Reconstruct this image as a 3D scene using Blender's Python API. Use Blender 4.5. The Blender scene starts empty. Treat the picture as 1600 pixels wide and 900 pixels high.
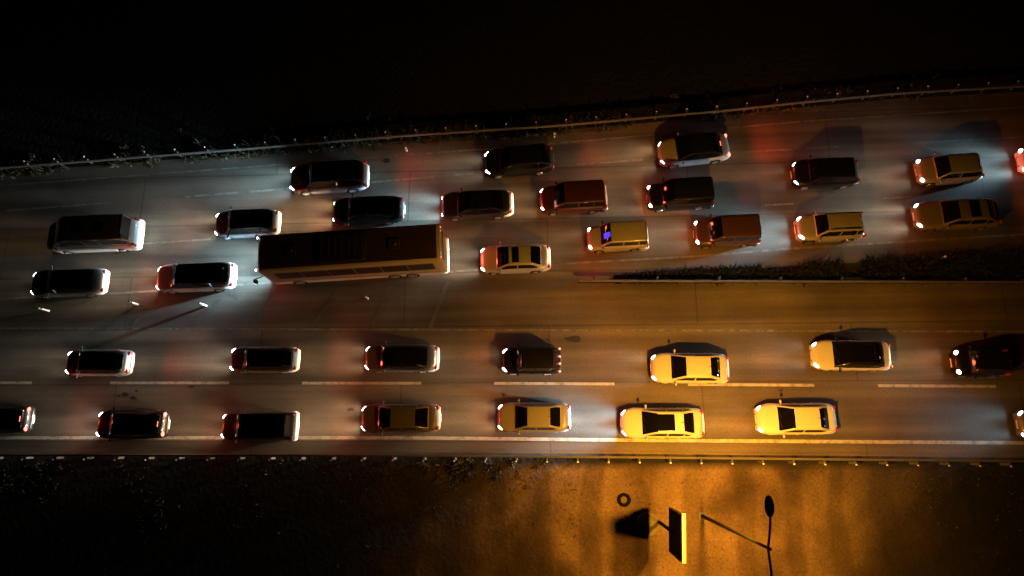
import bpy, math, random
from mathutils import Vector, Matrix, noise as mnoise
random.seed(7)
R = math.radians
sc = bpy.context.scene
COL = sc.collection

# ------------------------------------------------------------------ camera
F_PX, CX, CY, HCAM = 1000.0, 800.0, 450.0, 40.0
NAD = (860.0, 690.0)
n = Vector((NAD[0]-CX, -(NAD[1]-CY), -F_PX)).normalized()
zc = -n
xc = (Vector((1, 0, 0)) - zc*zc.x).normalized()
yc = zc.cross(xc)
ROT = Matrix((xc, yc, zc))            # camera -> world
cam_d = bpy.data.cameras.new('camera')
cam = bpy.data.objects.new('camera', cam_d)
COL.objects.link(cam)
cam.matrix_world = Matrix.Translation((0, 0, HCAM)) @ ROT.to_4x4()
cam_d.sensor_width = 36.0
cam_d.lens = 36.0*F_PX/1600.0
cam_d.clip_end = 2000
sc.camera = cam

def at(px, py, z=0.0):
    """point of the horizontal plane at height z seen at a photo pixel"""
    d = ROT @ Vector((px-CX, -(py-CY), -F_PX))
    t = (z-HCAM)/d.z
    return Vector((d.x*t, d.y*t, z))

# ------------------------------------------------------------------ world: night sky
w = bpy.data.worlds.new('World'); sc.world = w; w.use_nodes = True
nt = w.node_tree; nt.nodes.clear()
sky = nt.nodes.new('ShaderNodeTexSky'); sky.sky_type = 'NISHITA'; sky.sun_disc = False
sky.sun_elevation = R(-8); sky.sun_rotation = R(120)
bg = nt.nodes.new('ShaderNodeBackground'); bg.inputs[1].default_value = 0.02
out = nt.nodes.new('ShaderNodeOutputWorld')
nt.links.new(sky.outputs[0], bg.inputs[0]); nt.links.new(bg.outputs[0], out.inputs[0])

sc.view_settings.view_transform = 'Standard'; sc.view_settings.look = 'None'
sc.view_settings.exposure = 0.0; sc.view_settings.gamma = 1.0
LAMP_W = 19000.0; HEAD_W = 2550.0; TAIL_W = 520.0; BEAM_SIGN = 1.0
LAMP_C = (1.0, 0.40, 0.030)

# ------------------------------------------------------------------ materials
def new_mat(name):
    m = bpy.data.materials.new(name); m.use_nodes = True
    b = m.node_tree.nodes['Principled BSDF']
    return m, m.node_tree, b
def rgb(c): return (c[0], c[1], c[2], 1)
MC = {}
def plain(name, c, rough=.5, metal=0.0, coat=0.0, emit=None, es=0.0, var=.12, scale=6.0, bump=0.0):
    if name in MC: return MC[name]
    m, t, b = new_mat(name)
    b.inputs['Roughness'].default_value = rough; b.inputs['Metallic'].default_value = metal
    b.inputs['Coat Weight'].default_value = coat; b.inputs['Coat Roughness'].default_value = .08
    tc = t.nodes.new('ShaderNodeTexCoord'); nz = t.nodes.new('ShaderNodeTexNoise')
    nz.inputs['Scale'].default_value = scale; nz.inputs['Detail'].default_value = 5
    t.links.new(tc.outputs['Object'], nz.inputs['Vector'])
    mx = t.nodes.new('ShaderNodeMix'); mx.data_type = 'RGBA'
    mx.inputs[6].default_value = rgb([v*(1-var) for v in c]); mx.inputs[7].default_value = rgb([min(1, v*(1+var)) for v in c])
    t.links.new(nz.outputs[0], mx.inputs[0]); t.links.new(mx.outputs[2], b.inputs['Base Color'])
    if bump:
        bp = t.nodes.new('ShaderNodeBump'); bp.inputs['Strength'].default_value = bump
        t.links.new(nz.outputs[0], bp.inputs['Height']); t.links.new(bp.outputs[0], b.inputs['Normal'])
    if emit:
        b.inputs['Emission Color'].default_value = rgb(emit); b.inputs['Emission Strength'].default_value = es
    if rough >= .8: b.inputs['Specular IOR Level'].default_value = .1
    MC[name] = m; return m
def paint(name, c, metal=0.0):
    m = plain('paint_'+name, c, rough=.38, metal=metal, coat=.6 if c[0] > .02 else .15, var=.06, scale=3)
    if c[0] < .02: m.node_tree.nodes['Principled BSDF'].inputs['Specular IOR Level'].default_value = .2
    return m
PAINT = {
 'white': paint('white', (.58, .57, .54)), 'silver': paint('silver', (.42, .42, .42), .3),
 'beige': paint('beige', (.30, .28, .26), .1), 'grey': paint('grey', (.15, .15, .155), .2),
 'charcoal': paint('charcoal', (.025, .025, .028), .2), 'black': paint('black', (.008, .008, .009)),
 'wine': paint('wine', (.055, .016, .018)), 'maroon': paint('maroon', (.075, .034, .027)),
 'cream': paint('cream', (.55, .51, .43)), 'tan': paint('tan', (.17, .14, .12), .1),
}
GLASS = plain('tinted_glass', (.004, .004, .005), rough=.05, var=.05)
TYRE = plain('tyre_rubber', (.02, .02, .02), rough=.9, scale=30)
RIM = plain('rim_alloy', (.45, .45, .46), rough=.35, metal=.8)
PLASTIC = plain('black_plastic', (.02, .02, .02), rough=.6)
CHROME = plain('chrome', (.7, .7, .7), rough=.2, metal=1.0)
PLATE = plain('plate_white', (.75, .75, .72), rough=.5)
HL = {'cool': plain('headlight_cool', (.8, .85, .9), .1, emit=(.88, .95, 1), es=9),
      'white': plain('headlight_white', (.9, .88, .85), .1, emit=(1, .95, .88), es=9),
      'warm': plain('headlight_warm', (.9, .8, .65), .1, emit=(1, .80, .62), es=9)}
HLC = {'cool': (.46, .78, 1), 'white': (1, .90, .74), 'warm': (1, .68, .40)}
TL = plain('taillight_red', (.35, .02, .015), .2, emit=(1, .05, .03), es=.05)
TLB = plain('brake_light_red', (.6, .05, .04), .2, emit=(1, .16, .11), es=5)
AMBER = plain('marker_amber', (.8, .3, .05), .3, emit=(1, .4, .08), es=2.5)
BLUE = plain('blue_light', (.02, .02, .5), .3, emit=(.05, .03, 1), es=1.6)
STEEL = plain('galvanised_steel', (.12, .11, .10), rough=.7, metal=.1, var=.25, scale=2)
POSTM = plain('post_steel', (.10, .10, .095), rough=.7, metal=.2)
REFL = plain('reflector_white', (.9, .9, .9), rough=.25)
POLE = plain('pole_steel', (.03, .026, .024), rough=.9)
HEADM = plain('lamp_head_dark', (.02, .02, .02), rough=.6)
LENS = plain('lamp_lens', (.9, .7, .4), .4, emit=(1, .55, .12), es=60)

def asphalt_mat():
    m, t, b = new_mat('asphalt')
    N = t.nodes; L = t.links
    tc = N.new('ShaderNodeTexCoord')
    def nz(scale, det, vec=None, sx=None):
        v = tc.outputs['Object']
        if sx:
            mp = N.new('ShaderNodeMapping'); mp.inputs['Scale'].default_value = sx
            L.new(v, mp.inputs['Vector']); v = mp.outputs[0]
        x = N.new('ShaderNodeTexNoise'); x.inputs['Scale'].default_value = scale; x.inputs['Detail'].default_value = det
        L.new(v, x.inputs['Vector']); return x
    def ramp(src, a, c, p0=.35, p1=.68):
        r = N.new('ShaderNodeValToRGB'); r.color_ramp.elements[0].position = p0; r.color_ramp.elements[1].position = p1
        r.color_ramp.elements[0].color = rgb(a); r.color_ramp.elements[1].color = rgb(c)
        L.new(src, r.inputs[0]); return r
    base = ramp(nz(.16, 5).outputs[0], (.098, .081, .063), (.184, .148, .112))
    streak = ramp(nz(.9, 4, sx=(.06, 1.3, 1)).outputs[0], (.55,)*3, (1.2,)*3, .3, .7)
    fine = ramp(nz(9, 4).outputs[0], (.84,)*3, (1.14,)*3, .3, .7)
    grain = ramp(nz(60, 2).outputs[0], (.78,)*3, (1.2,)*3, .3, .7)
    cur = base.outputs[0]
    for o in (streak, fine, grain):
        mx = N.new('ShaderNodeMix'); mx.data_type = 'RGBA'; mx.blend_type = 'MULTIPLY'; mx.inputs[0].default_value = 1
        L.new(cur, mx.inputs[6]); L.new(o.outputs[0], mx.inputs[7]); cur = mx.outputs[2]
    wv = N.new('ShaderNodeTexWave'); wv.bands_direction = 'Y'; wv.inputs['Scale'].default_value = .16; wv.inputs['Distortion'].default_value = 1.2
    wv.inputs['Detail'].default_value = 3; wv.inputs['Detail Scale'].default_value = .4
    mp = N.new('ShaderNodeMapping'); mp.inputs['Scale'].default_value = (.08, 1, 1); L.new(tc.outputs['Object'], mp.inputs['Vector']); L.new(mp.outputs[0], wv.inputs['Vector'])
    wr = ramp(wv.outputs['Fac'], (.80, .79, .78), (1.06, 1.06, 1.06), .2, .8)
    mx = N.new('ShaderNodeMix'); mx.data_type = 'RGBA'; mx.blend_type = 'MULTIPLY'; mx.inputs[0].default_value = 1
    L.new(cur, mx.inputs[6]); L.new(wr.outputs[0], mx.inputs[7]); cur = mx.outputs[2]
    # rectangular repair patches and crack lines
    br = N.new('ShaderNodeTexBrick'); br.inputs['Scale'].default_value = .07; br.inputs['Mortar Size'].default_value = .0035
    br.inputs['Color1'].default_value = (.86, .86, .86, 1); br.inputs['Color2'].default_value = (1.08, 1.06, 1.04, 1)
    br.inputs['Mortar'].default_value = (.55, .53, .5, 1); br.inputs['Brick Width'].default_value = 1.3; br.inputs['Row Height'].default_value = .25
    L.new(tc.outputs['Object'], br.inputs['Vector'])
    mx = N.new('ShaderNodeMix'); mx.data_type = 'RGBA'; mx.blend_type = 'MULTIPLY'; mx.inputs[0].default_value = .8
    L.new(cur, mx.inputs[6]); L.new(br.outputs[0], mx.inputs[7]); cur = mx.outputs[2]
    L.new(cur, b.inputs['Base Color']); b.inputs['Roughness'].default_value = .8
    bp = N.new('ShaderNodeBump'); bp.inputs['Strength'].default_value = .35; bp.inputs['Distance'].default_value = .01
    L.new(nz(70, 3).outputs[0], bp.inputs['Height']); L.new(bp.outputs[0], b.inputs['Normal'])
    return m
def ground_mat(lot_x0, lot_x1, lot_y):
    """dark grassland, with a bare earth lot between lot_x0 and lot_x1 south of lot_y"""
    m, t, b = new_mat('ground'); N = t.nodes; L = t.links
    tc = N.new('ShaderNodeTexCoord')
    def nz(s, d):
        x = N.new('ShaderNodeTexNoise'); x.inputs['Scale'].default_value = s; x.inputs['Detail'].default_value = d
        L.new(tc.outputs['Object'], x.inputs['Vector']); return x.outputs[0]
    def ramp(src, p0, c0, p1, c1):
        r = N.new('ShaderNodeValToRGB'); r.color_ramp.elements[0].position = p0; r.color_ramp.elements[1].position = p1
        r.color_ramp.elements[0].color = rgb(c0); r.color_ramp.elements[1].color = rgb(c1)
        L.new(src, r.inputs[0]); return r.outputs[0]
    def mth(op, a, c, clamp=False):
        x = N.new('ShaderNodeMath'); x.operation = op; x.use_clamp = clamp
        for i, v in enumerate((a, c)):
            if isinstance(v, (int, float)): x.inputs[i].default_value = v
            else: L.new(v, x.inputs[i])
        return x.outputs[0]
    sx = N.new('ShaderNodeSeparateXYZ'); L.new(tc.outputs['Object'], sx.inputs[0])
    wob = mth('MULTIPLY', mth('SUBTRACT', nz(.35, 6), .5), 9.0)
    X = mth('ADD', sx.outputs[0], wob)
    fa = mth('DIVIDE', mth('SUBTRACT', X, lot_x0), 15.0, True)
    fb = mth('DIVIDE', mth('SUBTRACT', lot_x1, X), 12.0, True)
    fc = mth('DIVIDE', mth('SUBTRACT', lot_y, sx.outputs[1]), .5, True)
    f = mth('MULTIPLY', mth('MULTIPLY', fa, fb), fc)
    earth = ramp(nz(.33, 8), .33, (.080, .052, .033), .68, (.155, .110, .070))
    blot = ramp(nz(.17, 5), .40, (.42, .36, .34), .56, (1.05, 1.03, 1.0))
    mb = N.new('ShaderNodeMix'); mb.data_type = 'RGBA'; mb.blend_type = 'MULTIPLY'; mb.inputs[0].default_value = 1
    L.new(earth, mb.inputs[6]); L.new(blot, mb.inputs[7])
    rut = N.new('ShaderNodeTexWave'); rut.bands_direction = 'X'; rut.inputs['Scale'].default_value = .11; rut.inputs['Distortion'].default_value = 5; rut.inputs['Detail'].default_value = 5; rut.inputs['Detail Scale'].default_value = .7
    L.new(tc.outputs['Object'], rut.inputs['Vector'])
    mr = N.new('ShaderNodeMix'); mr.data_type = 'RGBA'; mr.blend_type = 'MULTIPLY'; mr.inputs[0].default_value = 1
    L.new(mb.outputs[2], mr.inputs[6]); L.new(ramp(rut.outputs['Fac'], .15, (.72, .68, .64), .5, (1.08, 1.06, 1.05)), mr.inputs[7]); earth = mr.outputs[2]
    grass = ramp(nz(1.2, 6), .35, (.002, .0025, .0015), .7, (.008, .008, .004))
    mx = N.new('ShaderNodeMix'); mx.data_type = 'RGBA'
    L.new(f, mx.inputs[0]); L.new(grass, mx.inputs[6]); L.new(earth, mx.inputs[7])
    fr = ramp(nz(7, 5), .3, (.7,)*3, .7, (1.2,)*3)
    m2 = N.new('ShaderNodeMix'); m2.data_type = 'RGBA'; m2.blend_type = 'MULTIPLY'; m2.inputs[0].default_value = 1
    L.new(mx.outputs[2], m2.inputs[6]); L.new(fr, m2.inputs[7])
    L.new(m2.outputs[2], b.inputs['Base Color']); b.inputs['Roughness'].default_value = .95
    bp = N.new('ShaderNodeBump'); bp.inputs['Strength'].default_value = .8; bp.inputs['Distance'].default_value = .12
    L.new(nz(3, 6), bp.inputs['Height']); L.new(bp.outputs[0], b.inputs['Normal'])
    return m
def marking_mat(name, c, worn):
    m, t, b = new_mat(name); N = t.nodes; L = t.links
    tc = N.new('ShaderNodeTexCoord')
    x = N.new('ShaderNodeTexNoise'); x.inputs['Scale'].default_value = 2.2; x.inputs['Detail'].default_value = 8; x.inputs['Roughness'].default_value = .7
    L.new(tc.outputs['Object'], x.inputs['Vector'])
    r = N.new('ShaderNodeValToRGB'); r.color_ramp.elements[0].position = worn-.12; r.color_ramp.elements[1].position = worn+.12
    r.color_ramp.elements[0].color = (.08, .072, .062, 1); r.color_ramp.elements[1].color = rgb(c)
    L.new(x.outputs[0], r.inputs[0]); L.new(r.outputs[0], b.inputs['Base Color']); b.inputs['Roughness'].default_value = .6
    return m
ASPH = asphalt_mat()
MARK = marking_mat('road_paint', (.44, .41, .33), .41)
MARKW = marking_mat('road_paint_worn', (.22, .20, .17), .5)

# ------------------------------------------------------------------ object helpers
def link(name, verts, faces, mat, parent=None, smooth=True, mats=None, fmat=None, sharp=35):
    me = bpy.data.meshes.new(name); me.from_pydata([tuple(v) for v in verts], [], faces); me.update()
    if smooth:
        me.polygons.foreach_set('use_smooth', [True]*len(me.polygons))
        try: me.set_sharp_from_angle(angle=R(sharp))
        except Exception: pass
    for m in (mats or [mat]): me.materials.append(m)
    if fmat: me.polygons.foreach_set('material_index', fmat)
    o = bpy.data.objects.new(name, me); COL.objects.link(o)
    if parent: o.parent = parent
    return o
def tag(o, label=None, cat=None, group=None, kind=None):
    if label: o['label'] = label
    if cat: o['category'] = cat
    if group: o['group'] = group
    if kind: o['kind'] = kind
    return o
def empty(name, loc, rz=0.0):
    o = bpy.data.objects.new(name, None); COL.objects.link(o)
    o.location = loc; o.rotation_euler = (0, 0, rz); o.empty_display_size = .3
    return o
class MB:
    def __init__(s): s.v = []; s.f = []
    def add(s, vs, fs):
        k = len(s.v); s.v += [Vector(v) for v in vs]; s.f += [tuple(i+k for i in f) for f in fs]; return s
    def box(s, x0, x1, y0, y1, z0, z1, bev=0.0):
        b = min(bev, (x1-x0)*.45, (y1-y0)*.45, (z1-z0)*.45)
        if b <= 0:
            vs = [(x, y, z) for z in (z0, z1) for y in (y0, y1) for x in (x0, x1)]
            return s.add(vs, [(0, 2, 3, 1), (4, 5, 7, 6), (0, 1, 5, 4), (2, 6, 7, 3), (0, 4, 6, 2), (1, 3, 7, 5)])
        rings = []
        for z, i in ((z0, b), (z0+b, 0), (z1-b, 0), (z1, b)):
            X0, X1, Y0, Y1 = x0+i, x1-i, y0+i, y1-i
            rings.append([(X0+b, Y0, z), (X1-b, Y0, z), (X1, Y0+b, z), (X1, Y1-b, z), (X1-b, Y1, z), (X0+b, Y1, z), (X0, Y1-b, z), (X0, Y0+b, z)])
        return s.loft(rings)
    def loft(s, rings, closed=True, cap=True):
        m = len(rings[0]); vs = [p for r in rings for p in r]; fs = []
        for a in range(len(rings)-1):
            for i in range(m if closed else m-1):
                j = (i+1) % m
                fs.append((a*m+i, a*m+j, (a+1)*m+j, (a+1)*m+i))
        if cap:
            fs.append(tuple(range(m-1, -1, -1))); fs.append(tuple((len(rings)-1)*m+i for i in range(m)))
        return s.add(vs, fs)
    def tube(s, pts, rad, seg=8, cap=True):
        pts = [Vector(p) for p in pts]; rings = []
        for i, p in enumerate(pts):
            d = (pts[min(i+1, len(pts)-1)]-pts[max(i-1, 0)]).normalized()
            u = d.orthogonal().normalized() if abs(d.z) > .95 else Vector((0, 0, 1)).cross(d).normalized()
            v = d.cross(u); r = rad[i] if isinstance(rad, (list, tuple)) else rad
            rings.append([p+(u*math.cos(a)+v*math.sin(a))*r for a in [2*math.pi*k/seg for k in range(seg)]])
        return s.loft(rings, cap=cap)
    def ellipsoid(s, c, r, rz=0.0, seg=12, rows=6):
        c = Vector(c); rings = []
        m = Matrix.Rotation(rz, 3, 'Z')
        for k in range(rows+1):
            t = -math.pi/2+math.pi*k/rows; cr = max(math.cos(t), .02)
            rings.append([c+m @ Vector((r[0]*cr*math.cos(a), r[1]*cr*math.sin(a), r[2]*math.sin(t))) for a in [2*math.pi*i/seg for i in range(seg)]])
        return s.loft(rings)
    def build(s, name, mat, parent=None, smooth=True, sharp=35):
        return link(name, s.v, s.f, mat, parent, smooth, sharp=sharp)

# ------------------------------------------------------------------ ground, roads
LOT0, LOT1 = at(560, 800).x, at(1530, 800).x
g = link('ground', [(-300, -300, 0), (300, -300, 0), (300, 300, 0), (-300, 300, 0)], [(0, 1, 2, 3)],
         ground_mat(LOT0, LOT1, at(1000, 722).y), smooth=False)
tag(g, 'dark grassland either side of the road', kind='structure')

def poly_y(pts, x):
    if x <= pts[0][0]: a, b = pts[0], pts[1]
    elif x >= pts[-1][0]: a, b = pts[-2], pts[-1]
    else:
        for a, b in zip(pts, pts[1:]):
            if a[0] <= x <= b[0]: break
    return a[1]+(b[1]-a[1])*(x-a[0])/(b[0]-a[0])
RAILN = [(-200, 290), (0, 270), (400, 239), (640, 219), (860, 205), (1130, 181), (1250, 168), (1400, 154), (1600, 143), (1800, 133)]
RAILS = [(-200, 710), (0, 710), (640, 711), (1000, 714), (1600, 720), (1800, 722)]
MEDN = [(900, 441), (950, 438), (1050, 428), (1240, 416), (1400, 407), (1600, 397), (1800, 388)]
def strip(name, top, bot, z, mat, x0, x1, step=40, kind='structure'):
    vs = []; fs = []; x = x0; k = 0
    while True:
        vs += [at(x, poly_y(top, x), z), at(x, poly_y(bot, x), z)]
        if k: fs.append((2*k-2, 2*k-1, 2*k+1, 2*k))
        if x >= x1: break
        x = min(x+step, x1); k += 1
    return link(name, vs, fs, mat, smooth=False)
tag(strip('road', RAILN, RAILS, .004, ASPH, -400, 2000), 'asphalt of the two carriageways with the gore between them', kind='structure')
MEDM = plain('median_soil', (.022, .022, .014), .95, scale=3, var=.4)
tag(strip('median_strip', MEDN, [(900, 442), (1800, 444)], .03, MEDM, 902, 2000), 'dark overgrown wedge between the carriageways', kind='structure')

def line(name, pts, width, mat, z=.009, dashes=None, label=None):
    m = MB()
    x_lo, x_hi = pts[0][0], pts[-1][0]
    for a, b in (dashes or [(x_lo, x_hi)]):
        xs = [a]; 
        while xs[-1] < b: xs.append(min(xs[-1]+60, b))
        P = [at(x, poly_y(pts, x), z) for x in xs]
        vs = []; fs = []
        for i, p in enumerate(P):
            d = (P[min(i+1, len(P)-1)]-P[max(i-1, 0)]).normalized(); nn = Vector((-d.y, d.x, 0))*width/2
            vs += [p+nn, p-nn]
            if i: fs.append((2*i-2, 2*i-1, 2*i+1, 2*i))
        m.add(vs, fs)
    o = m.build(name, mat, smooth=False); tag(o, label, kind='structure'); return o
line('road_marking', [(-300, 512), (1900, 519)], .13, MARKW, label='thin line along the gore side of the lower carriageway')
line('road_marking', [(-300, 597), (0, 598), (800, 599), (1600, 604), (1900, 606)], .17, MARK,
     dashes=[(-128, 50), (172, 358), (472, 658), (772, 960), (1075, 1272), (1372, 1556), (1672, 1850)], label='dashed lane line of the lower carriageway')
line('road_marking', [(-300, 683), (0, 684), (640, 684), (1000, 688), (1600, 692), (1900, 695)], .20, MARK, label='solid edge line by the lower guardrail')
line('road_marking', [(0, 330), (577, 285), (862, 260), (1025, 248), (1150, 238), (1600, 214), (1900, 200)], .14, MARKW,
     dashes=[(10, 170), (290, 460), (577, 740), (862, 1028), (1138, 1310), (1430, 1600)], label='dashed lane line of the upper carriageway')
line('road_marking', [(-300, 311), (0, 290), (400, 260), (860, 225), (1250, 190), (1600, 167), (1900, 152)], .12, MARKW, label='worn edge line by the upper guardrail')
line('road_marking', [(-300, 485), (0, 467), (210, 457), (400, 443), (700, 425), (900, 411), (1080, 401), (1240, 388), (1600, 366), (1900, 350)], .14, MARKW, label='worn edge line along the gore side of the upper carriageway')
line('road_marking', [(0, 395), (700, 350), (1600, 297)], .12, MARKW, dashes=[(225, 330), (1195, 1240), (1380, 1425)], label='faint lane line between queues')
# worn chevron strokes painted in the gore
mc = MB()
for (a, b, c, d) in [(345, 466, 300, 508), (352, 456, 372, 466), (430, 452, 395, 508), (525, 456, 488, 509), (610, 447, 580, 511), (700, 440, 672, 512), (255, 470, 205, 508)]:
    p, q = at(a, b, .010), at(c, d, .010); dd = (q-p).normalized(); nn = Vector((-dd.y, dd.x, 0))*.13
    mc.add([p+nn, p-nn, q-nn, q+nn], [(0, 1, 2, 3)])
tag(mc.build('road_marking', marking_mat('chevron_paint', (.13, .12, .10), .55), smooth=False), 'faint slanting hatch strokes in the gore', kind='structure')
# dark oil drips and tyre stains on the asphalt
STAIN = plain('oil_stain', (.028, .025, .022), .6, scale=8)
ms = MB()
for (px, py, r_) in [(195, 616, .20), (208, 622, .16), (185, 619, .1), (213, 611, .09), (299, 604, .16), (772, 278, .16), (898, 530, .4), (603, 251, .2), (1350, 440, .2), (548, 640, .15), (1220, 610, .12)]:
    c = at(px, py, .008); k = 11
    ms.add([c+Vector((math.cos(a)*r_*random.uniform(.6, 1.4)*1.4, math.sin(a)*r_*random.uniform(.4, 1.0), 0)) for a in [2*math.pi*i/k for i in range(k)]], [tuple(range(k))])
tag(ms.build('road_stains', STAIN, smooth=False), 'dark oil stains scattered over the asphalt', kind='structure')

# ------------------------------------------------------------------ guardrails
def guardrail(name, pts, x0, x1, side, label, post_px, refl=True, rail_z=.72, post_off=.20):
    xs = [x0]
    while xs[-1] < x1: xs.append(min(xs[-1]+45, x1))
    P = [at(x, poly_y(pts, x), 0) for x in xs]
    o = empty(name, P[len(P)//2]); base = o.location.copy()
    rings = []
    prof = [(0, -.11), (.035, -.09), (.035, -.04), (-.01, 0), (.035, .04), (.035, .09), (0, .11), (-.02, .09), (-.02, .04), (-.05, 0), (-.02, -.04), (-.02, -.09)]
    for i, p in enumerate(P):
        d = (P[min(i+1, len(P)-1)]-P[max(i-1, 0)]).normalized(); nn = Vector((-d.y, d.x, 0))*side
        rings.append([p-base-nn*u*1.5+Vector((0, 0, rail_z+v)) for u, v in prof])
    MB().loft(rings).build('rail', STEEL, o)
    for x in post_px:
        p = at(x, poly_y(pts, x), 0); q = at(x+10, poly_y(pts, x+10), 0); d = (q-p).normalized(); nn = Vector((-d.y, d.x, 0))*side
        c = p+nn*post_off-base
        m = MB(); m.box(-.05, .05, -.07, .07, -.05, rail_z+.12, .015)
        m.box(-.035, .035, -abs(post_off)+.06, -.075, rail_z-.09, rail_z+.07)
        ps = m.build('post', POSTM, o); ps.location = c; ps.rotation_euler = (0, 0, math.atan2(d.y, d.x)+(0 if side > 0 else math.pi))
        if refl:
            rm = MB(); rm.box(-.05, .05, .06, .14, rail_z+.09, rail_z+.17, .02); rm.build('reflector', REFL, ps)
    tag(o, label, 'guardrail'); return o
guardrail('guardrail', RAILN, -150, 1780, 1, 'long steel guardrail along the dark verge above the upper carriageway',
          [5+46.3*i for i in range(-2, 37)])
guardrail('guardrail', RAILS, -150, 1780, -1, 'long steel guardrail below the lower carriageway beside the earth lot',
          [5+47.2*i for i in range(-2, 37)], refl=True)
guardrail('guardrail', [(900, 442), (1600, 444), (1800, 445)], 905, 1780, 1, 'steel guardrail at the foot of the planted median wedge',
          [930+95*i for i in range(9)], refl=False, rail_z=.55)

# ------------------------------------------------------------------ grass and scrub
def fol_mat(name, a, b_):
    m, t, b = new_mat(name)
    oi = t.nodes.new('ShaderNodeTexCoord'); x = t.nodes.new('ShaderNodeTexNoise'); x.inputs['Scale'].default_value = 1.8
    t.links.new(oi.outputs['Object'], x.inputs['Vector'])
    r = t.nodes.new('ShaderNodeValToRGB'); r.color_ramp.elements[0].color = rgb(a); r.color_ramp.elements[1].color = rgb(b_)
    r.color_ramp.elements[0].position = .35; r.color_ramp.elements[1].position = .65
    t.links.new(x.outputs[0], r.inputs[0]); t.links.new(r.outputs[0], b.inputs['Base Color']); b.inputs['Roughness'].default_value = .8
    return m
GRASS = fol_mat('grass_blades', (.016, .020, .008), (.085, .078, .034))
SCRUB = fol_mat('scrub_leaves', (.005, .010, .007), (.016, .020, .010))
def blades(m, c, nb, h, spread, wd=.035):
    for _ in range(nb):
        a = random.uniform(0, 6.283); r = random.uniform(0, spread); b = c+Vector((math.cos(a)*r, math.sin(a)*r, 0))
        l = Vector((random.gauss(0, .45), random.gauss(0, .45), 1))*h*random.uniform(.5, 1.1)
        s = Vector((math.cos(a*3), math.sin(a*3), 0))*wd
        k = len(m.v); m.v += [b-s, b+s, b+l*.6+s*.7, b+l]; m.f += [(k, k+1, k+2, k+3)]
m = MB()
def clump(x, y, f=.16): return mnoise.noise(Vector((x*f, y*f, 3.1)))
k = 0
while k < 2600:
    x = random.uniform(-80, 1680); off = abs(random.gauss(0, 14))-6
    p = at(x, poly_y(RAILN, x)-off, 0)
    dens = clump(p.x, p.y, .35)+(.25 if 330 < x < 950 else -.22)
    if random.random() < .35+dens: blades(m, p, 6, random.uniform(.15, .45), .3)
    k += 1
k = 0
while k < 3000:
    x = random.uniform(-80, 1680); off = abs(random.gauss(0, 60))+12
    p = at(x, poly_y(RAILS, x)+off, 0)
    lot = 900 < x < 1420
    if random.random() < (.03 if lot else .10+clump(p.x, p.y, .3)*.5): blades(m, p, 5, random.uniform(.06, .2), .3)
    k += 1
for _ in range(260):
    p = at(random.uniform(760, 1480), random.uniform(728, 900)); blades(m, p, 5, random.uniform(.05, .16), .22, .02)
for _ in range(60):
    x = random.gauss(745, 45); p = at(x, poly_y(RAILS, x)+abs(random.gauss(0, 18))+8, 0); blades(m, p, 10, random.uniform(.2, .5), .35)
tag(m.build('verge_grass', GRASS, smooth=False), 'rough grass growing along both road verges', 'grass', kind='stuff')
m = MB()
for _ in range(5200):
    x = random.uniform(905, 1720); y0, y1 = poly_y(MEDN, x), 440
    if y1-y0 < 3: continue
    y = y0+(y1-y0)*random.betavariate(1.3, 1.2)
    p = at(x, y-random.uniform(0, 4), .03)
    if clump(p.x, p.y, .5) > -.28: blades(m, p, 6, random.uniform(.08, .40)*(.5+min(1, (y1-y0)/28)), .28, .05)
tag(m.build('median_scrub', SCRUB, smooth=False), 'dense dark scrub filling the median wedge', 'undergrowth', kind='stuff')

# ------------------------------------------------------------------ vehicles
def lin(a, b, t): return a+(b-a)*t
def clamp(x, a=0., b=1.): return max(a, min(b, x))
TYPES = {  # H, hood_front_z, belt, trunk_z, cowl, roof_front, roof_rear, rear_base (fractions of length)
 'sedan': (1.46, .70, .94, .98, .24, .42, .74, .89),
 'long_sedan': (1.46, .70, .94, .97, .28, .43, .78, .93),
 'hatchback': (1.52, .74, .97, 1.0, .22, .37, .84, .965),
 'suv': (1.72, .88, 1.08, 1.1, .24, .37, .88, .975),
 'van': (1.84, .86, 1.08, 1.1, .20, .36, .955, .99),
 'minibus': (2.32, .98, 1.25, 1.3, .11, .33, .955, .99),
}
KINDNAME = {'sedan': 'sedan', 'long_sedan': 'sedan', 'hatchback': 'hatchback', 'suv': 'suv', 'van': 'van', 'minibus': 'minibus'}
def add_spot(name, parent, loc, rot, col, power, size, blend, rad=.05):
    ld = bpy.data.lights.new(name, 'SPOT'); ld.energy = power; ld.color = col
    ld.spot_size = R(size); ld.spot_blend = blend; ld.shadow_soft_size = rad
    o = bpy.data.objects.new(name, ld); COL.objects.link(o); o.parent = parent; o.location = loc; o.rotation_euler = rot
    return o
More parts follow.
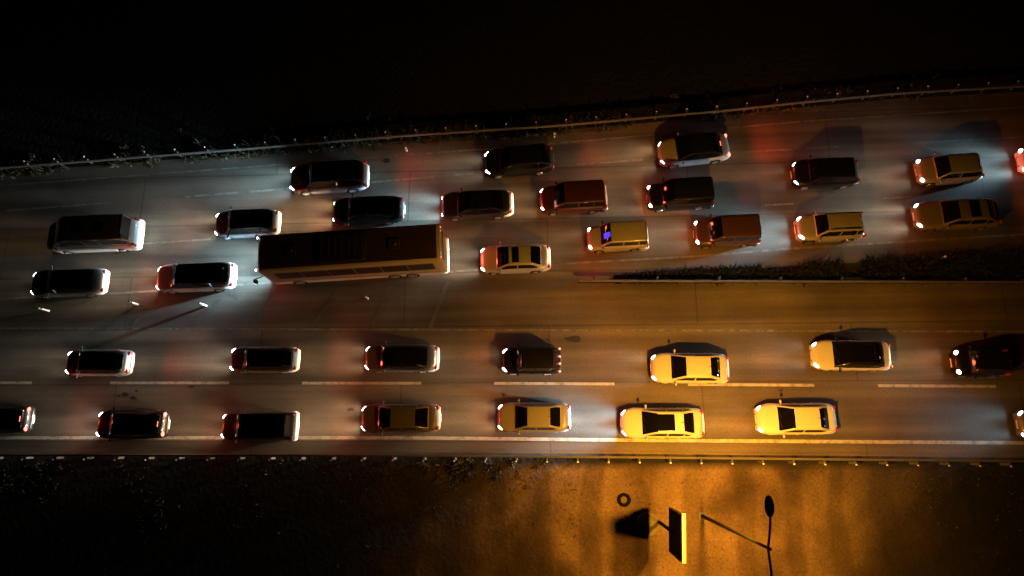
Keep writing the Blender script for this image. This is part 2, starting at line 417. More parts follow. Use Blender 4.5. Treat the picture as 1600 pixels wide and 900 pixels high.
def low_beam(o, aw=24.0, dw=9.0, uw=1.8):
    # the lamp's own intensity distribution: full just below the horizontal, sharp cut-off above, weaker towards the road at its foot
    ld = o.data; ld.use_nodes = True; t = ld.node_tree; N = t.nodes; L = t.links
    em = N['Emission']; tc = N.new('ShaderNodeTexCoord'); sx = N.new('ShaderNodeSeparateXYZ'); L.new(tc.outputs['Normal'], sx.inputs[0])
    def mth(op, a, b=0.0):
        x = N.new('ShaderNodeMath'); x.operation = op
        for i, v in enumerate((a, b)):
            if isinstance(v, (int, float)): x.inputs[i].default_value = v
            else: L.new(v, x.inputs[i])
        return x.outputs[0]
    el = mth('MULTIPLY', mth('ARCSINE', sx.outputs[0]), BEAM_SIGN*57.3)
    az = mth('MULTIPLY', mth('ARCSINE', sx.outputs[1]), 57.3)
    up = mth('EXPONENT', mth('MULTIPLY', mth('POWER', mth('DIVIDE', mth('MAXIMUM', el, 0.0), uw), 2.0), -1.0))
    dn = mth('DIVIDE', 1.0, mth('ADD', 1.0, mth('POWER', mth('DIVIDE', mth('MAXIMUM', mth('MULTIPLY', el, -1.0), 0.0), dw), 2.2)))
    sd = mth('ADD', mth('EXPONENT', mth('MULTIPLY', mth('POWER', mth('ABSOLUTE', mth('DIVIDE', az, aw)), 2.0), -1.0)), .02)
    L.new(mth('MULTIPLY', mth('MULTIPLY', up, dn), sd), em.inputs['Strength'])
def wheel(par, x, y, r, wd, sgn):
    seg = 20; prof = [(r*.62, -wd/2), (r*.93, -wd/2), (r, -wd*.32), (r, wd*.32), (r*.93, wd/2), (r*.62, wd/2)]
    rings = [[(x+pr*math.cos(a), y+q, r+pr*math.sin(a)) for a in [2*math.pi*i/seg for i in range(seg)]] for pr, q in prof]
    w_ = MB().loft(rings).build('wheel', TYRE, par)
    m = MB()
    yo = y+sgn*(wd/2+.004)
    ring = lambda rr, yy: [(x+rr*math.cos(a), yy, r+rr*math.sin(a)) for a in [2*math.pi*i/seg for i in range(seg)]]
    m.loft([ring(r*.62, yo), ring(r*.60, yo+sgn*.012), ring(r*.52, yo+sgn*.004), ring(r*.48, yo-sgn*.03)], cap=False)
    for k in range(5):
        a = 2*math.pi*k/5; c, s = math.cos(a), math.sin(a); t = .045
        m.add([(x+rr*c*r-s*t*q, yo, r+rr*s*r+c*t*q) for rr, q in ((.05, 1), (.05, -1), (.54, -1), (.54, 1))], [(0, 1, 2, 3)])
    m.loft([ring(r*.1, yo), ring(r*.08, yo+sgn*.012)])
    m.build('rim', RIM, w_)
def make_car(kind, L, W, colour, roof=None, hl='white', power=1.0, tail='dim', sunroof=None, rails=False, tailp=1.0,
             hl_style='slant', blue=False, bumper=None):
    H, zf, belt, ztr, fc, frf, frr, frb = TYPES[kind]
    pm = PAINT[colour]; hw = W/2
    cowl, rf, rr, rb = fc*L, frf*L, frr*L, frb*L
    root = bpy.data.objects.new(KINDNAME[kind], None); COL.objects.link(root); root.empty_display_size = .3
    xs = lambda s: L/2-s
    WR = .33 if kind != 'suv' else .36
    ax = (.185*L, .795*L)
    boxy = kind in ('van', 'minibus')
    def width(s):
        ef, er = .90, (.35 if boxy else .95)
        wv = hw
        if s < ef: wv -= hw*(.30 if not boxy else .22)*(1-s/ef)**2.6
        if s > L-er: wv -= hw*(.10 if boxy else .30)*((s-(L-er))/er)**2.6
        return wv
    def ztop(s):
        if s < cowl: z = lin(zf, belt-.01, (s/cowl)**.75)
        elif s < rb: z = lin(belt, ztr, (s-cowl)/(rb-cowl))
        else: z = lin(ztr, ztr-.06, (s-rb)/max(L-rb, .01))
        if s < .20: z -= .20*(1-s/.20)**2
        if s > L-.24: z -= (.27 if not boxy else .22)*((s-L+.24)/.24)**2
        return z
    def zbot(s):
        z = .20 + (.10*(1-s/.5) if s < .5 else 0)+(.12*(1-(L-s)/.5) if s > L-.5 else 0)
        for a in ax:
            d = abs(s-a); ra = WR+.055
            if d < ra: z = max(z, WR+math.sqrt(ra*ra-d*d))
        return z
    ss = sorted(set([0, .03, .08, .16, .28]+[round(.28+i*.055*1.35, 3) for i in range(int((L-.5)/(.055*1.35)))]+[L-.17, L-.12, L-.06, L-.02, L]))
    ss = [s for s in ss if s <= L]
    rings = []
    for s in ss:
        wv, zt, zb = width(s), ztop(s), zbot(s); u = .2+(.08 if s < .1 or s > L-.1 else 0)
        zs = zt-.16; zm = lin(zb, zs, .5)
        end = .05*(1-min(s, L-s)/.12) if min(s, L-s) < .12 else 0
        half = [(0, u), (wv-.30, u), (wv-.27, min(zb, zs-.1)), (wv-.015, min(zb, zs-.1)), (wv, min(zb+.03, zs-.06)), (wv+.012-end, zm), (wv-.012, zs),
                (wv-.045, zs+.07), (wv-.11, zt-.035), (wv-.20, zt), (wv*.45, zt+.022), (0, zt+.03)]
        pts = [(xs(s), y, z) for y, z in half]+[(xs(s), -y, z) for y, z in reversed(half[1:-1])]
        rings.append(pts)
    MB().loft(rings).build('body', pm, root, sharp=40)
    # cabin
    wb0, wt0 = hw-.10, hw-(.29 if not boxy else .18)
    def ctop(s):
        if s < rf:
            t = clamp((s-cowl)/(rf-cowl)); f = 1-(1-t)**1.25
        elif s > rr:
            t = clamp((rb-s)/(rb-rr)); f = 1-(1-t)**1.25
        else: f = 1+.022*math.sin(math.pi*(s-rf)/(rr-rf))
        zb = ztop(s)-.02
        return zb+(H-zb)*f
    def cw(s):   # half width at belt, at top
        f = clamp((ctop(s)-belt)/(H-belt)); wbb = min(wb0, width(s)-.10)
        if s < rf: wbb -= .05*(1-clamp((s-cowl)/(rf-cowl)))**2
        if s > rr: wbb -= .10*(1-clamp((rb-s)/(rb-rr)))**2
        return wbb, lin(wbb, min(wt0, wbb-.05), f)
    def ptop(s, y, off=0.0):
        wt = cw(s)[1]; return Vector((xs(s), y, ctop(s)+.004+.040*(1-(y/wt)**2)+off))
    def pside(s, v, sg, off=0.0):
        wb, wt = cw(s); zb = ztop(s)-.03; zt = ctop(s)-.045
        y = lin(wb, wt+.035, v)+off
        return Vector((xs(s), sg*y, lin(zb, zt, v)))
    N_ = 30; cs = [cowl+(rb-cowl)*i/N_ for i in range(N_+1)]
    rings = []
    for s in cs:
        wb, wt = cw(s); zb = ztop(s)-.06; zt = ctop(s); q = min(.045, max(zt-zb-.06, .005))
        half = [(wb+.01, zb), (lin(wb, wt+.035, .5), lin(zb, zt-q, .5)), (wt+.035, zt-q), (wt+.012, zt-q*.25), (wt-.05, zt+.008), (wt*.5, zt+.034), (0, zt+.044)]
        rings.append([(xs(s), y, z) for y, z in half]+[(xs(s), -y, z) for y, z in reversed(half[:-1])])
    MB().loft(rings).build('cabin', PAINT[roof] if roof else pm, root, sharp=40)  # black roof colour on the left cars stands in for missing light
    def top_panel(name, s0, s1, inset, mat, off=.010, y0f=-1., y1f=1., par=root):
        ns, ny = 8, 8; vs = []; fs = []
        for i in range(ns+1):
            s = lin(s0, s1, i/ns); wt = max(cw(s)[1]-inset, .1)
            for j in range(ny+1):
                vs.append(ptop(s, wt*lin(y0f, y1f, j/ny), off))
        for i in range(ns):
            for j in range(ny):
                a = i*(ny+1)+j; fs.append((a, a+1, a+ny+2, a+ny+1))
        return link(name, vs, fs, mat, par)
    top_panel('windshield', cowl+.05, rf+.02, .06, GLASS)
    top_panel('rear_window', rr-.01, rb-.06, .09, GLASS)
    if sunroof: top_panel('sunroof', sunroof[0]*L, sunroof[1]*L, .11, GLASS)
    # side windows
    def side_panel(name, s0, s1, sg):
        ns = 8; vs = []; fs = []
        for i in range(ns+1):
            s = lin(s0, s1, i/ns)
            for v in (.16, .5, .9): vs.append(pside(s, v, sg, .012))
        for i in range(ns):
            for j in range(2):
                a = i*3+j; fs.append((a, a+1, a+4, a+3) if sg > 0 else (a, a+3, a+4, a+1))
        return link(name, vs, fs, GLASS, root)
    b1 = lin(cowl, rb, .47)
    s_in = cowl+(rf-cowl)*.42; s_out = rb-(rb-rr)*.4 if not boxy else rb-.12
    for sg in (1, -1):
        side_panel('side_window', s_in, b1-.04, sg)
        if s_out-b1 > 1.35:
            mid = b1+.95; side_panel('side_window', b1+.04, mid-.03, sg); side_panel('side_window', mid+.05, s_out, sg)
        else: side_panel('side_window', b1+.04, s_out, sg)
        # mirror
        sm = cowl+(rf-cowl)*.33; mm = MB()
        mm.ellipsoid((xs(sm), sg*(hw+.10), belt+.07), (.07, .11, .075), 0, 10, 6)
        mm.tube([(xs(sm+.03), sg*(hw-.12), belt+.0), (xs(sm), sg*(hw+.06), belt+.05)], .025, 6)
        mm.build('side_mirror', pm if colour not in ('white',) or not roof else PAINT[roof], root)
        for a in ax: wheel(root, xs(a), sg*(hw-.105), WR, .21, sg)
        # door seams and handle
        for sd in (cowl+.12, b1, min(b1+1.0, rb-.15)):
            dm = MB(); dm.box(xs(sd)-.006, xs(sd)+.006, sg*(hw+.006)-.008, sg*(hw+.006)+.008, .36, belt-.17)
            dm.build('door_seam', PLASTIC, root)
        for sd in (b1-.22, min(b1+.75, rb-.35)):
            MB().box(xs(sd)-.08, xs(sd)+.08, sg*(hw+.018)-.014, sg*(hw+.018)+.014, belt-.26, belt-.23, .008).build('door_handle', pm if not roof else CHROME, root)
    # lamps
    for sg in (1, -1):
        hm = MB()
        if hl_style == 'round':
            hm.ellipsoid((xs(.16), sg*(hw*.70), zf-.06), (.15, .15, .10), 0)
        elif hl_style == 'pair':
            hm.ellipsoid((xs(.10), sg*(hw*.62), zf-.07), (.10, .10, .08), sg*.3); hm.ellipsoid((xs(.26), sg*(hw*.76), zf-.035), (.13, .085, .075), -sg*.5)
        elif hl_style == 'thin':
            hm.ellipsoid((xs(.17), sg*(hw*.70), zf-.07), (.20, .065, .09), -sg*.80)
        elif hl_style == 'low':
            hm.ellipsoid((xs(.07), sg*(hw*.62), zf-.17), (.07, .14, .07), 0)
        else:
            hm.ellipsoid((xs(.19), sg*(hw*.71), zf-.06), (.20, .10, .10), -sg*.60)
        h = hm.build('headlight', HL[hl] , root)
        beam = add_spot('headlight_beam', h, (xs(-.06), sg*hw*.66, zf-.08), (0, R(-89.6), 0), HLC[hl], HEAD_W*power, 165, .3, .07)
        low_beam(bpy.data.objects[beam.name])
        tm = MB(); zt = ztop(L-.1)
        if tail == 'four':
            for q_ in (.86, .28): MB().ellipsoid((xs(L)-.02, sg*hw*q_, zt-.05), (.07, .06, .07)).build('taillight', TLB, root)
            continue
        if kind in ('suv', 'van', 'minibus'):
            tm.box(xs(L)-.015, xs(L)+.10, min(sg*(hw*.80), sg*(hw*.95)), max(sg*(hw*.80), sg*(hw*.95)), zt-.30, zt+.12, .02)
        else:
            tm.ellipsoid((xs(L-.07), sg*hw*.68, zt-.085), (.10, .16, .075), -sg*.35*-1)
        tm.build('taillight', TLB if tail == 'brake' else TL, root)
    low_beam(add_spot('taillight_glow', root, (xs(L+.05), 0, .80), (0, R(74), 0), (1, .075, .03), TAIL_W*tailp*(2.6 if tail == 'brake' else 1), 172, .3, .25), 46, 14, 6)
    if tail == 'brake':
        MB().box(xs(rb-.10)-.02, xs(rb-.10)+.02, -.16, .16, ctop(rb-.10)+.035, ctop(rb-.10)+.06, .01).build('brake_light', TLB, root)
    # grille, bumpers, plates, wipers
    MB().box(xs(.0)-.02, xs(0)+.012, -hw*.38, hw*.38, .34, zf-.20, .02).build('grille', PLASTIC, root)
    zb_ = .64 if kind not in ('suv', 'minibus') else .70
    e_ = .55
    path = [(L-e_+e_*i/7, 1) for i in range(8)]
    P_ = [Vector((xs(q), width(q), 0)) for q, _ in path]+[Vector((xs(L), width(L)*(1-2*i/8), 0)) for i in range(1, 8)]+[Vector((xs(q), -width(q), 0)) for q, _ in reversed(path)]
    rg = []
    for i, p in enumerate(P_):
        d_ = (P_[min(i+1, len(P_)-1)]-P_[max(i-1, 0)]).normalized(); n_ = Vector((d_.y, -d_.x, 0))
        fade = .25+.75*min(1, i/4, (len(P_)-1-i)/4)
        if n_.x > .3: n_ = -n_
        if abs(p.y) > .01 and n_.y*p.y < -1e-3: n_ = -n_
        rg.append([p+n_*o_*fade+Vector((0, 0, z_)) for o_, z_ in ((-.03, zb_), (.03, zb_-.01), (.075, zb_-.05), (.10, zb_-.12), (.09, zb_-.22), (.04, zb_-.30), (-.03, zb_-.30))])
    MB().loft(rg).build('rear_bumper', PAINT[bumper] if bumper else pm, root, sharp=50)  # white bumper on dark cars paints in the glow of following headlights
    MB().box(xs(L)-.112, xs(L)-.085, -.26, .26, zb_-.22, zb_-.11).build('licence_plate', PLATE, root)
    MB().box(xs(0)-.004, xs(0)+.024, -.26, .26, .40, .51).build('licence_plate', PLATE, root)
    for yy in (.12, -.42):
        q = [ptop(cowl+.10, yy+.45*j/3, .022) if False else ptop(lin(cowl+.09, cowl+.22, j/3), yy+.42*j/3, .018) for j in range(4)]
        MB().tube(q, .009, 5).build('wiper', PLASTIC, root)
    if kind == 'minibus':
        for s in (.5, .72): MB().box(xs(s*L)-.3, xs(s*L)+.3, -.3, .3, H+.03, H+.10, .03).build('roof_hatch', PAINT['charcoal'], root)
    if rails:
        for sg in (1, -1):
            q = [ptop(s, sg*(cw(s)[1]-.06), .055 if 0 < i < 8 else .01) for i, s in enumerate([lin(rf+.15, rr-.1, i/8) for i in range(9)])]
            MB().tube(q, .022, 6).build('roof_rail', PLASTIC, root)
    else:
        MB().tube([ptop(rr-.15, 0, 0), ptop(rr+.0, 0, .10)], [.02, .006], 5).build('antenna', PLASTIC, root)
    if colour == 'maroon':
        for k in range(-3, 4):
            MB().tube([ptop(lin(rf+.15, rr-.1, i/8), k*.17, .010) for i in range(9)], .014, 5).build('roof_rib', pm, root)
    if blue:
        top_panel('blue_dash_light', lin(cowl, rf, .35), rf-.03, .10, BLUE, .018, -.05, .55)
    return root

def place(root, fx, fy, bx, by, z=.5):
    a, b = at(fx, fy, z), at(bx, by, z); c = (a+b)/2; d = a-b
    root.location = (c.x, c.y, .004); root.rotation_euler = (0, 0, math.atan2(d.y, d.x))
def length_of(fx, fy, bx, by, z=.5): return (at(fx, fy, z)-at(bx, by, z)).length
UP = 'vehicles queuing in the upper carriageway'; LO = 'vehicles queuing in the lower carriageway'
CARS = [
 # kind, front px, rear px, width m, colour, options, group, label
 ('suv', 456, 283, 575, 275, 1.92, 'grey', dict(roof='black', bumper='white', hl='cool', power=2.6, hl_style='pair', tailp=2), UP, 'dark suv under the upper guardrail throwing bluish light ahead, nearest vehicle above the bus'),
 ('hatchback', 758, 257, 863, 248, 1.86, 'black', dict(hl='white', hl_style='pair', power=.45, tailp=1.5), UP, 'glossy black hatchback with split headlights close under the upper guardrail, above a very dark sedan'),
 ('sedan', 1029, 241, 1136, 229, 1.9, 'silver', dict(roof='black', hl='warm', hl_style='thin', power=.8, tail='brake', tailp=1.4), UP, 'silver sedan with black roof and lit brake lights hugging the upper guardrail'),
 ('hatchback', 1237, 273, 1338, 270, 1.82, 'black', dict(hl='white', hl_style='thin', power=.25), UP, 'black rounded hatchback alone above the white suv with roof bars'),
 ('hatchback', 1432, 269, 1529, 262, 1.78, 'beige', dict(hl='white', hl_style='round', power=.6), UP, 'white hatchback with dark windshield in the top lane, above the silver sunroof sedan'),
 ('sedan', 1592, 252, 1705, 247, 1.8, 'white', dict(hl='cool', hl_style='round', power=1.2), UP, 'pale car of which only the lit nose enters at the right edge'),
 ('hatchback', 338, 352, 436, 348, 1.80, 'grey', dict(roof='black', bumper='white', hl='white', hl_style='slant', power=1.2), UP, 'small dark hatchback just ahead of and above the nose of the bus'),
 ('sedan', 521, 331, 630, 327, 1.76, 'black', dict(hl='warm', hl_style='low', power=1.6, tailp=1.0), UP, 'black sedan with bright rear trim running right above the bus'),
 ('sedan', 690, 323, 800, 318, 1.80, 'charcoal', dict(roof='black', bumper='white', hl='cool', hl_style='low', power=2.4), UP, 'very dark sedan throwing cold light on the black sedan above the bus'),
 ('van', 844, 315, 946, 309, 1.78, 'wine', dict(hl='warm', hl_style='slant', power=.6, tailp=1.4), UP, 'wine red van with a glowing nose, third in the row above the bus'),
 ('van', 1011, 310, 1111, 304, 1.74, 'black', dict(hl='warm', hl_style='round', power=.7, tailp=1.2), UP, 'black people carrier with two round headlights above the maroon van'),
 ('sedan', 751, 407, 858, 403, 1.78, 'silver', dict(hl='white', hl_style='slant', power=.9, sunroof=(.47, .57), tailp=2), UP, 'white sedan with a small dark sunroof right behind the bus'),
 ('van', 918, 375, 1010, 370, 1.62, 'beige', dict(hl='warm', hl_style='round', power=.5, blue=True, tailp=1.5), UP, 'small beige white van with a blue light glowing in its windshield'),
 ('van', 1084, 366, 1182, 362, 1.76, 'maroon', dict(hl='white', hl_style='round', power=.7, tailp=1.3), UP, 'maroon brown van with a long ribbed roof beside the tip of the median'),
 ('suv', 1243, 359, 1344, 354, 1.70, 'beige', dict(hl='cool', hl_style='slant', power=2.6, rails=True), UP, 'white suv with dark roof bars above the median scrub'),
 ('long_sedan', 1428, 338, 1557, 333, 1.84, 'tan', dict(hl='white', hl_style='slant', power=.9, sunroof=(.56, .68), tailp=.8), UP, 'long silver beige sedan with a dark sunroof at the right, above the median'),
 ('sedan', 52, 444, 167, 440, 1.80, 'grey', dict(roof='black', bumper='white', hl='white', hl_style='thin', power=.12, tailp=1.5), UP, 'dark sedan with whitely lit tail below the white minibus'),
 ('hatchback', 247, 436, 367, 431, 1.84, 'silver', dict(roof='black', hl='white', hl_style='thin', power=1.0), UP, 'silver hatchback, its unlit roof coloured black, in front of the bus, its tail lit white'),
 ('hatchback', 107, 567, 206, 567, 1.66, 'silver', dict(roof='charcoal', hl='white', hl_style='slant', power=.3), LO, 'small silver hatchback with dark roof, leftmost in the upper row of the lower carriageway'),
 ('hatchback', 362, 562, 466, 562, 1.60, 'grey', dict(roof='black', bumper='white', hl='white', hl_style='slant', power=.7, tailp=1.5), LO, 'dark hatchback with red glowing hood, below the nose of the bus'),
 ('sedan', 571, 560, 684, 560, 1.68, 'grey', dict(roof='black', bumper='white', hl='warm', hl_style='thin', power=.8), LO, 'dark grey sedan with curved thin headlights below the rear end of the bus'),
 ('suv', 785, 564, 874, 564, 1.60, 'black', dict(hl='warm', hl_style='slant', power=.5, tail='four', tailp=1.2), LO, 'short boxy black offroader showing four small rear lights'),
 ('sedan', 1017, 575, 1136, 576, 1.80, 'white', dict(hl='white', hl_style='slant', power=.5), LO, 'white sedan straddling the dashed line under the orange street light'),
 ('sedan', 1268, 555, 1388, 556, 1.78, 'white', dict(roof='black', hl='white', hl_style='slant', power=.4, sunroof=(.43, .72), tailp=1.2), LO, 'white sedan with a fully black roof in the upper row under the street light'),
 ('suv', 1487, 567, 1566, 568, 1.58, 'black', dict(hl='warm', hl_style='round', power=.6, bumper='silver'), LO, 'short black offroader with two round headlights at the right side'),
 ('hatchback', -62, 655, 50, 655, 1.74, 'charcoal', dict(hl='white', power=.4, tail='brake', tailp=.35), LO, 'dark car cut by the left edge with bright red rear lights'),
 ('hatchback', 155, 663, 262, 663, 1.72, 'black', dict(hl='white', hl_style='slant', power=.6, tail='brake', tailp=.35), LO, 'black hatchback with lit brake lights in the lowest lane'),
 ('van', 350, 666, 464, 666, 1.68, 'grey', dict(roof='black', bumper='white', hl='warm', hl_style='slant', power=1.0, tailp=1.2), LO, 'dark van with reddish nose in the lowest lane, below the red nosed hatchback'),
 ('sedan', 565, 654, 686, 653, 1.72, 'tan', dict(hl='warm', hl_style='thin', power=1.4), LO, 'brownish silver sedan in the lowest lane below the dark grey sedan'),
 ('sedan', 778, 652, 889, 652, 1.74, 'beige', dict(hl='warm', hl_style='slant', power=1.1), LO, 'beige sedan with a plain roof whose tail is flooded with white light'),
 ('sedan', 970, 661, 1097, 661, 1.76, 'white', dict(hl='cool', hl_style='thin', power=3.4, sunroof=(.42, .63)), LO, 'white sedan with black panoramic roof sending strong white light ahead in the lowest lane'),
 ('sedan', 1181, 655, 1303, 654, 1.80, 'white', dict(hl='warm', hl_style='slant', power=.25), LO, 'white sedan with plain roof, rightmost whole car of the lowest lane'),
 ('sedan', 1590, 663, 1705, 663, 1.76, 'grey', dict(hl='cool', hl_style='slant', power=.5), LO, 'car cut by the right edge with only its lit nose showing in the lowest lane'),
]
for kind, fx, fy, bx, by, W, colr, opt, grp, lab in CARS:
    Lm = length_of(fx, fy, bx, by)
    r_ = make_car(kind, Lm, W, colr, **opt)
    place(r_, fx, fy, bx, by)
    tag(r_, lab, 'van' if kind == 'van' else 'car', grp)

def coach(name, L, W, H, body, roofm, windows, band, hl, power, stripe=None, ac=None, hatches=(), mirrors='arm', rear_mark=None, lamp_z=.75):
    root = bpy.data.objects.new(name, None); COL.objects.link(root)
    xs = lambda s: L/2-s; hw = W/2
    def ring(s, ins, lean=0.0):
        y = hw-ins; t = H-ins*.8; r_ = .16
        h = [(0, .32), (y-.06, .32), (y, .40), (y, 1.0), (y-.012, 1.9), (y-.05, t-r_*1.2), (y-.05-r_*.35, t-r_*.4), (y-.05-r_, t), (0, t+.05)]
        x = xs(s)
        return [(x-lean*max(0, (z-1.0)/(H-1)), yy, z) for yy, z in h]+[(x-lean*max(0, (z-1.0)/(H-1)), -yy, z) for yy, z in reversed(h[1:-1])]
    MB().loft([ring(0, .22, .22), ring(.04, .12, .20), ring(.14, .04, .16), ring(.35, 0, .10)]+[ring(s, 0) for s in (.9, L*.3, L*.5, L*.75, L-.3)]+[ring(L-.10, .02), ring(L-.03, .07), ring(L, .15)]).build('body', body, root)
    # roof skin proud of the body
    def skin(nm, s0, s1, mat, off, wf=1.0):
        vs = []; fs = []; ny = 6
        for i, s in enumerate((s0, (s0+s1)/2, s1)):
            for j in range(ny+1):
                y = (hw-.22)*wf*lin(-1, 1, j/ny); vs.append((xs(s), y, H+.05*(1-abs(y)/(hw-.21))+off))
        for i in range(2):
            for j in range(ny): a = i*(ny+1)+j; fs.append((a, a+1, a+ny+2, a+ny+1))
        return link(nm, vs, fs, mat, root)
    skin('roof_panel', .45, L-.25, roofm, .006)
    if ac:
        m = MB(); s0, s1 = ac; m.box(xs(s1), xs(s0), -hw*.72, hw*.72, H+.01, H+.24, .07); u = m.build('air_conditioner', PLASTIC, root)
        gm = MB()
        for i in range(7):
            x = lin(xs(s1)+.2, xs(s0)-.2, i/6); gm.box(x-.03, x+.03, -hw*.55, hw*.55, H+.242, H+.26)
        gm.build('vent_slats', POSTM, u)
    for s in hatches:
        h = MB().box(xs(s)-.36, xs(s)+.36, -.34, .34, H+.03, H+.13, .04).build('roof_hatch', roofm, root)
        MB().ellipsoid((xs(s)-.05, 0, H+.13), (.12, .12, .06)).build('vent_cap', STEEL, h)
    z0, z1 = windows
    nwin = max(3, int((L-1.6)/1.45)); a0, a1 = 1.0, L-.55
    for sg in (1, -1):
        for i in range(nwin):
            s0, s1 = lin(a0, a1, i/nwin)+.03, lin(a0, a1, (i+1)/nwin)-.03
            yy = lambda z: sg*(hw+.010-(.012 if z < 1.9 else .012+.038*(z-1.9)/max(H-.19-1.9, .1)))
            link('side_window', [(xs(s0), yy(z0), z0), (xs(s1), yy(z0), z0), (xs(s1), yy(1.9), 1.9), (xs(s0), yy(1.9), 1.9), (xs(s1), yy(z1), z1), (xs(s0), yy(z1), z1)],
                 [(0, 1, 2, 3), (3, 2, 4, 5)] if sg < 0 else [(3, 2, 1, 0), (5, 4, 2, 3)], band, root)
        if stripe:
            MB().box(xs(L-.4), xs(.5), min(sg*(hw+.002), sg*(hw+.012)), max(sg*(hw+.002), sg*(hw+.012)), 1.0, 1.12).build('stripe', stripe, root)
        MB().tube([(xs(.25), sg*hw*.98, H-.9), (xs(-.15), sg*(hw+.16), H-.75), (xs(-.35), sg*(hw+.20), H-.95)], .035, 6).build('mirror_arm', PLASTIC, root) if mirrors == 'arm' else None
        mm = MB()
        if mirrors == 'arm': mm.box(xs(-.28), xs(-.42), min(sg*(hw+.08), sg*(hw+.32)), max(sg*(hw+.08), sg*(hw+.32)), H-1.4, H-.95, .03) if False else mm.box(xs(-.28), xs(-.42)+.0, sg*(hw+.20)-.12, sg*(hw+.20)+.12, H-1.4, H-.95, .03)
        else: mm.ellipsoid((xs(.75), sg*(hw+.16), 1.55), (.07, .13, .17)); mm.tube([(xs(.8), sg*(hw-.02), 1.4), (xs(.75), sg*(hw+.12), 1.5)], .025, 6)
        mm.build('side_mirror', PLASTIC, root)
        rr_ = .48 if L > 8 else .35
        for s in ([1.9/12*L, .70*L]+([.80*L] if L > 8 else [])): wheel(root, xs(s), sg*(hw-.13), rr_, .27, sg)
        h = MB().ellipsoid((xs(.03), sg*(hw-.35), lamp_z), (.09, .17, .12), 0).build('headlight', HL[hl], root)
        low_beam(add_spot('headlight_beam', h, (xs(-.12), sg*(hw-.35), lamp_z), (0, R(-88.5), 0), HLC[hl], HEAD_W*power, 165, .3, .08))
        MB().box(xs(L)-.03, xs(L)+.05, sg*(hw-.22)-.09, sg*(hw-.22)+.09, .9, 1.5, .02).build('taillight', TL, root)
        MB().ellipsoid((xs(.12), sg*(hw-.22), H-.12), (.05, .07, .045)).build('marker_light', HL['white'] if L > 8 else AMBER, root)
        MB().ellipsoid((xs(L-.03), sg*(hw-.3), H-.14), (.05, .06, .045)).build('marker_light', TLB, root)
        if L > 8: MB().ellipsoid((xs(L-.03), sg*(hw-.55), H-.12), (.04, .05, .04)).build('marker_light', TLB, root)
    # windshield and rear glass
    x0 = xs(.0)
    link('windshield', [(x0+.012, -hw*.78, 1.05), (x0+.012, hw*.78, 1.05), (x0-.22*.85+.012, hw*.78, H-.32), (x0-.22*.85+.012, -hw*.78, H-.32)], [(0, 1, 2, 3)], GLASS, root, False)
    xr = xs(L)
    link('rear_window', [(xr-.012, -hw*.72, H-1.15 if L < 8 else H-1.1), (xr-.012, hw*.72, H-1.15 if L < 8 else H-1.1), (xr-.012, hw*.72, H-.42), (xr-.012, -hw*.72, H-.42)], [(3, 2, 1, 0)], GLASS, root, False)
    MB().box(xr-.07, xr+.03, -hw*.9, hw*.9, .36, .58, .03).build('rear_bumper', body, root)
    MB().box(xr-.078, xr-.065, -.26, .26, .62, .74).build('licence_plate', PLATE, root)
    low_beam(add_spot('taillight_glow', root, (xr-.12, 0, 1.1), (0, R(74), 0), (1, .07, .03), TAIL_W*1.2, 172, .3, .3), 46, 14, 6)
    return root
BAND = plain('bus_window_tint', (.035, .010, .010), .3, coat=.2)
ROOFB = plain('bus_roof_paint', (.06, .036, .026), .6, var=.35, scale=1.2)
b_ = coach('bus', length_of(420, 410, 697, 392, 1.2), 2.5, 3.35, PAINT['cream'], ROOFB, (1.65, 2.85), BAND, 'cool', 5.5, ac=(4.1, 7.0), hatches=(2.3, 8.7), stripe=plain('bus_stripe', (.30, .06, .03), .5), lamp_z=.8)
place(b_, 420, 411, 697, 393, 1.2); tag(b_, 'long cream coach with dark window band and black roof unit beside the gore', 'bus', UP)
b_ = make_car('minibus', length_of(82, 372, 222, 366), 2.02, 'white', roof=None, hl='warm', hl_style='low', power=.25)
for sg in (1, -1): MB().ellipsoid((length_of(82, 372, 222, 366)*.17, sg*.72, 1.95), (.05, .05, .05)).build('marker_light', AMBER, b_)
place(b_, 82, 373, 222, 367); tag(b_, 'white high roofed minibus with brightly lit rear, leftmost of the upper rows', 'minibus', UP)

# ------------------------------------------------------------------ double street lamp
pb = at(1097, 806); HP = 12.0
o = empty('street_lamp', pb)
MB().box(-.24, .24, -.24, .24, 0, .12, .04).build('base', plain('concrete', (.10, .09, .08), .9), o)
MB().tube([(0, 0, .18), (0, 0, 1.2), (0, 0, HP)], [.11, .10, .06], 10).build('pole', POLE, o)
def arm_lamp(sgn, pow_, head_px=None):
    hd = at(*head_px, HP)-pb if head_px else Vector((0.0, sgn*2.2, HP))
    q = []
    for i in range(7):
        t = i/6; q.append((hd.x*t, hd.y*t*.98, HP-.35+.55*math.sin(t*1.7)-.15*t))
    MB().tube(q, [.05]*5+[.04, .04], 8).build('arm', POLE, o)
    m = MB(); m.ellipsoid((hd.x, hd.y+sgn*.15, HP+.05), (.20, .44, .10), 0, 14, 6)
    h = m.build('lamp_head', HEADM, o)
    l = MB().ellipsoid((hd.x, hd.y+sgn*.15, HP-.03), (.13, .30, .07), 0, 12, 4).build('lens', LENS, h)
    add_spot('lamp_light', h, (hd.x, hd.y+sgn*.15, HP-.14), (R((20 if sgn > 0 else 10)*sgn), 0, 0), LAMP_C, pow_, 152, .8, .26)
arm_lamp(1, LAMP_W, (1202, 797)); arm_lamp(-1, LAMP_W*.42, (1206, 930))
tag(o, 'tall double armed street lamp with dark heads shining orange over the earth lot', 'street lamp')

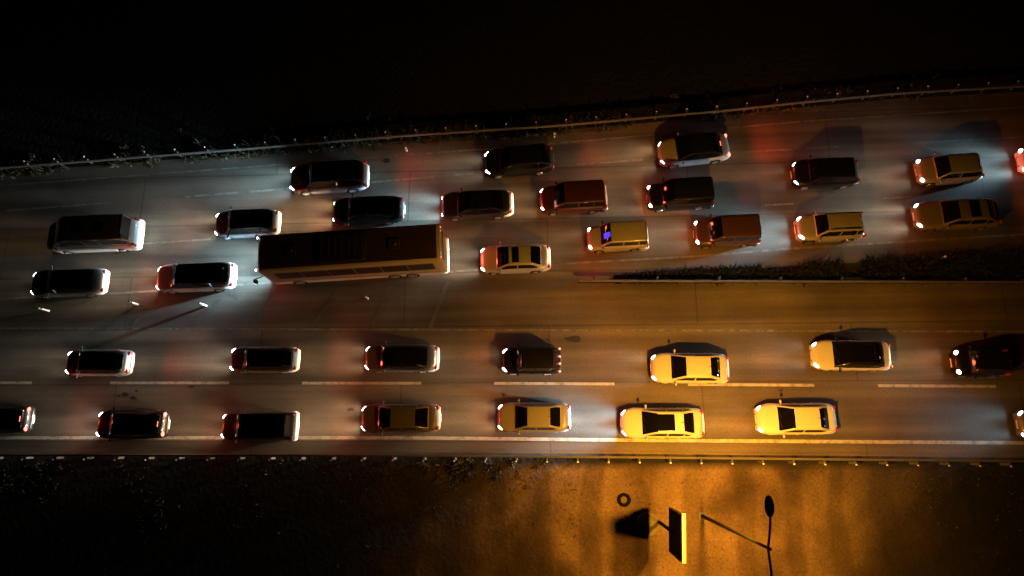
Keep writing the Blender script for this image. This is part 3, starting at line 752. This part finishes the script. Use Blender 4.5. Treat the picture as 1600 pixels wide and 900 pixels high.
# ------------------------------------------------------------------ billboard on a single post
a, b = at(1033, 785), at(1033, 847)
pb = at(1033, 813)
o = empty('billboard', (a+b)/2); Lb = (a-b).length; ZB, HB = 3.0, 6.35
d = (a-b).normalized(); o.rotation_euler = (0, 0, math.atan2(d.y, d.x))     # local x runs north, local -y is east
MB().box(-Lb/2, Lb/2, -.09, .09, ZB, HB, .02).build('panel', plain('billboard_back', (.008, .008, .009), .9), o)
MB().box(-Lb/2+.08, Lb/2-.08, -.105, -.093, ZB+.1, HB-.1).build('poster', plain('poster_face', (.62, .58, .5), .6, var=.5, scale=.9), o)
fr = MB(); fr.box(-Lb/2-.05, Lb/2+.05, -.13, .05, HB+.003, HB+.06)
fr.build('frame', plain('frame_pale', (.36, .33, .28), .6), o)
MB().tube([(0, .12, 0), (0, .12, ZB+1.2)], [.10, .09], 12).build('post', plain('post_dark', (.02, .012, .01), .9), o)
for k in (-.5, .5): MB().box(k*Lb-.02, k*Lb+.02, .093, .13, ZB+.1, HB-.1).build('brace', POSTM, o)
tag(o, 'tall dark backed billboard with a pale lit edge on the earth lot', 'billboard')
o = empty('concrete_slab', at(1012, 819))
MB().loft([[(math.cos(a_)*r_, math.sin(a_)*r_, z) for a_ in [2*math.pi*i/28 for i in range(28)]] for r_, z in ((.66, 0), (.66, .06), (.62, .09), (.1, .10))]).build('slab', plain('pale_concrete', (.12, .115, .065), .9, var=.3, scale=4), o)
tag(o, 'round pale concrete slab half in the black shadow of the billboard', 'slab')
o = empty('dark_ring', at(975, 781))  # made-up ring shape for a vague dark patch on the earth
rings = []
for i in range(21):
    A = 2*math.pi*i/20; cx_, cy_ = math.cos(A), math.sin(A)
    rings.append([(cx_*(.30+.10*math.cos(q)), cy_*(.30+.10*math.cos(q)), .04+.10*math.sin(q)) for q in [2*math.pi*k/8 for k in range(8)]])
MB().loft(rings, cap=False).build('ring_shape', plain('ring_black', (.006, .006, .006), .95), o)
tag(o, 'small dark ring shaped lump lying on the earth near the lower guardrail', 'tyre')
# wheel ruts, stones and dry tufts on the earth lot
m = MB()
for _ in range(300):
    p = at(random.uniform(820, 1330), random.uniform(730, 900)); q = random.uniform(.015, .05)
    m.ellipsoid(p+Vector((0, 0, q*.2)), (q*random.uniform(.8, 1.6), q, q*.6), random.uniform(0, 3), 6, 3)
tag(m.build('gravel', plain('stones', (.08, .055, .035), .9, var=.4), smooth=False), 'loose stones strewn over the earth lot', 'stones', kind='stuff')

# ------------------------------------------------------------------ delineators in the gore and by the rails
DEL = [(77, 486, 'white delineator post below the dark sedan at far left'), (216, 476, 'white delineator post between two others at the left of the gore'),
       (323, 478, 'white delineator post in the gore caught by the light of the bus'), (575, 467, 'small pale delineator post below the middle of the bus'),
       (636, 236, 'small delineator post inside the upper guardrail above the dark suv tail'), (866, 214, 'small delineator post inside the upper guardrail above the glossy black hatchback'),
       (1470, 404, 'small pale delineator post at the edge of the median scrub')]
for px, py, lab in DEL:
    o = empty('delineator_post', at(px, py)); big = py > 470
    h = .95 if big else .5
    MB().box(-.05, .05, -.06, .06, 0, h, .02).build('post', plain('delineator_white', (.7, .7, .68), .5), o)
    MB().box(-.062, .062, -.072, .072, h-.26, h-.14, .01).build('reflector_band', PLASTIC, o)
    MB().box(-.06, .06, -.07, .07, h+.001, h+.03, .01).build('cap', REFL, o)
    tag(o, lab, 'road post', 'delineator posts along the carriageway')
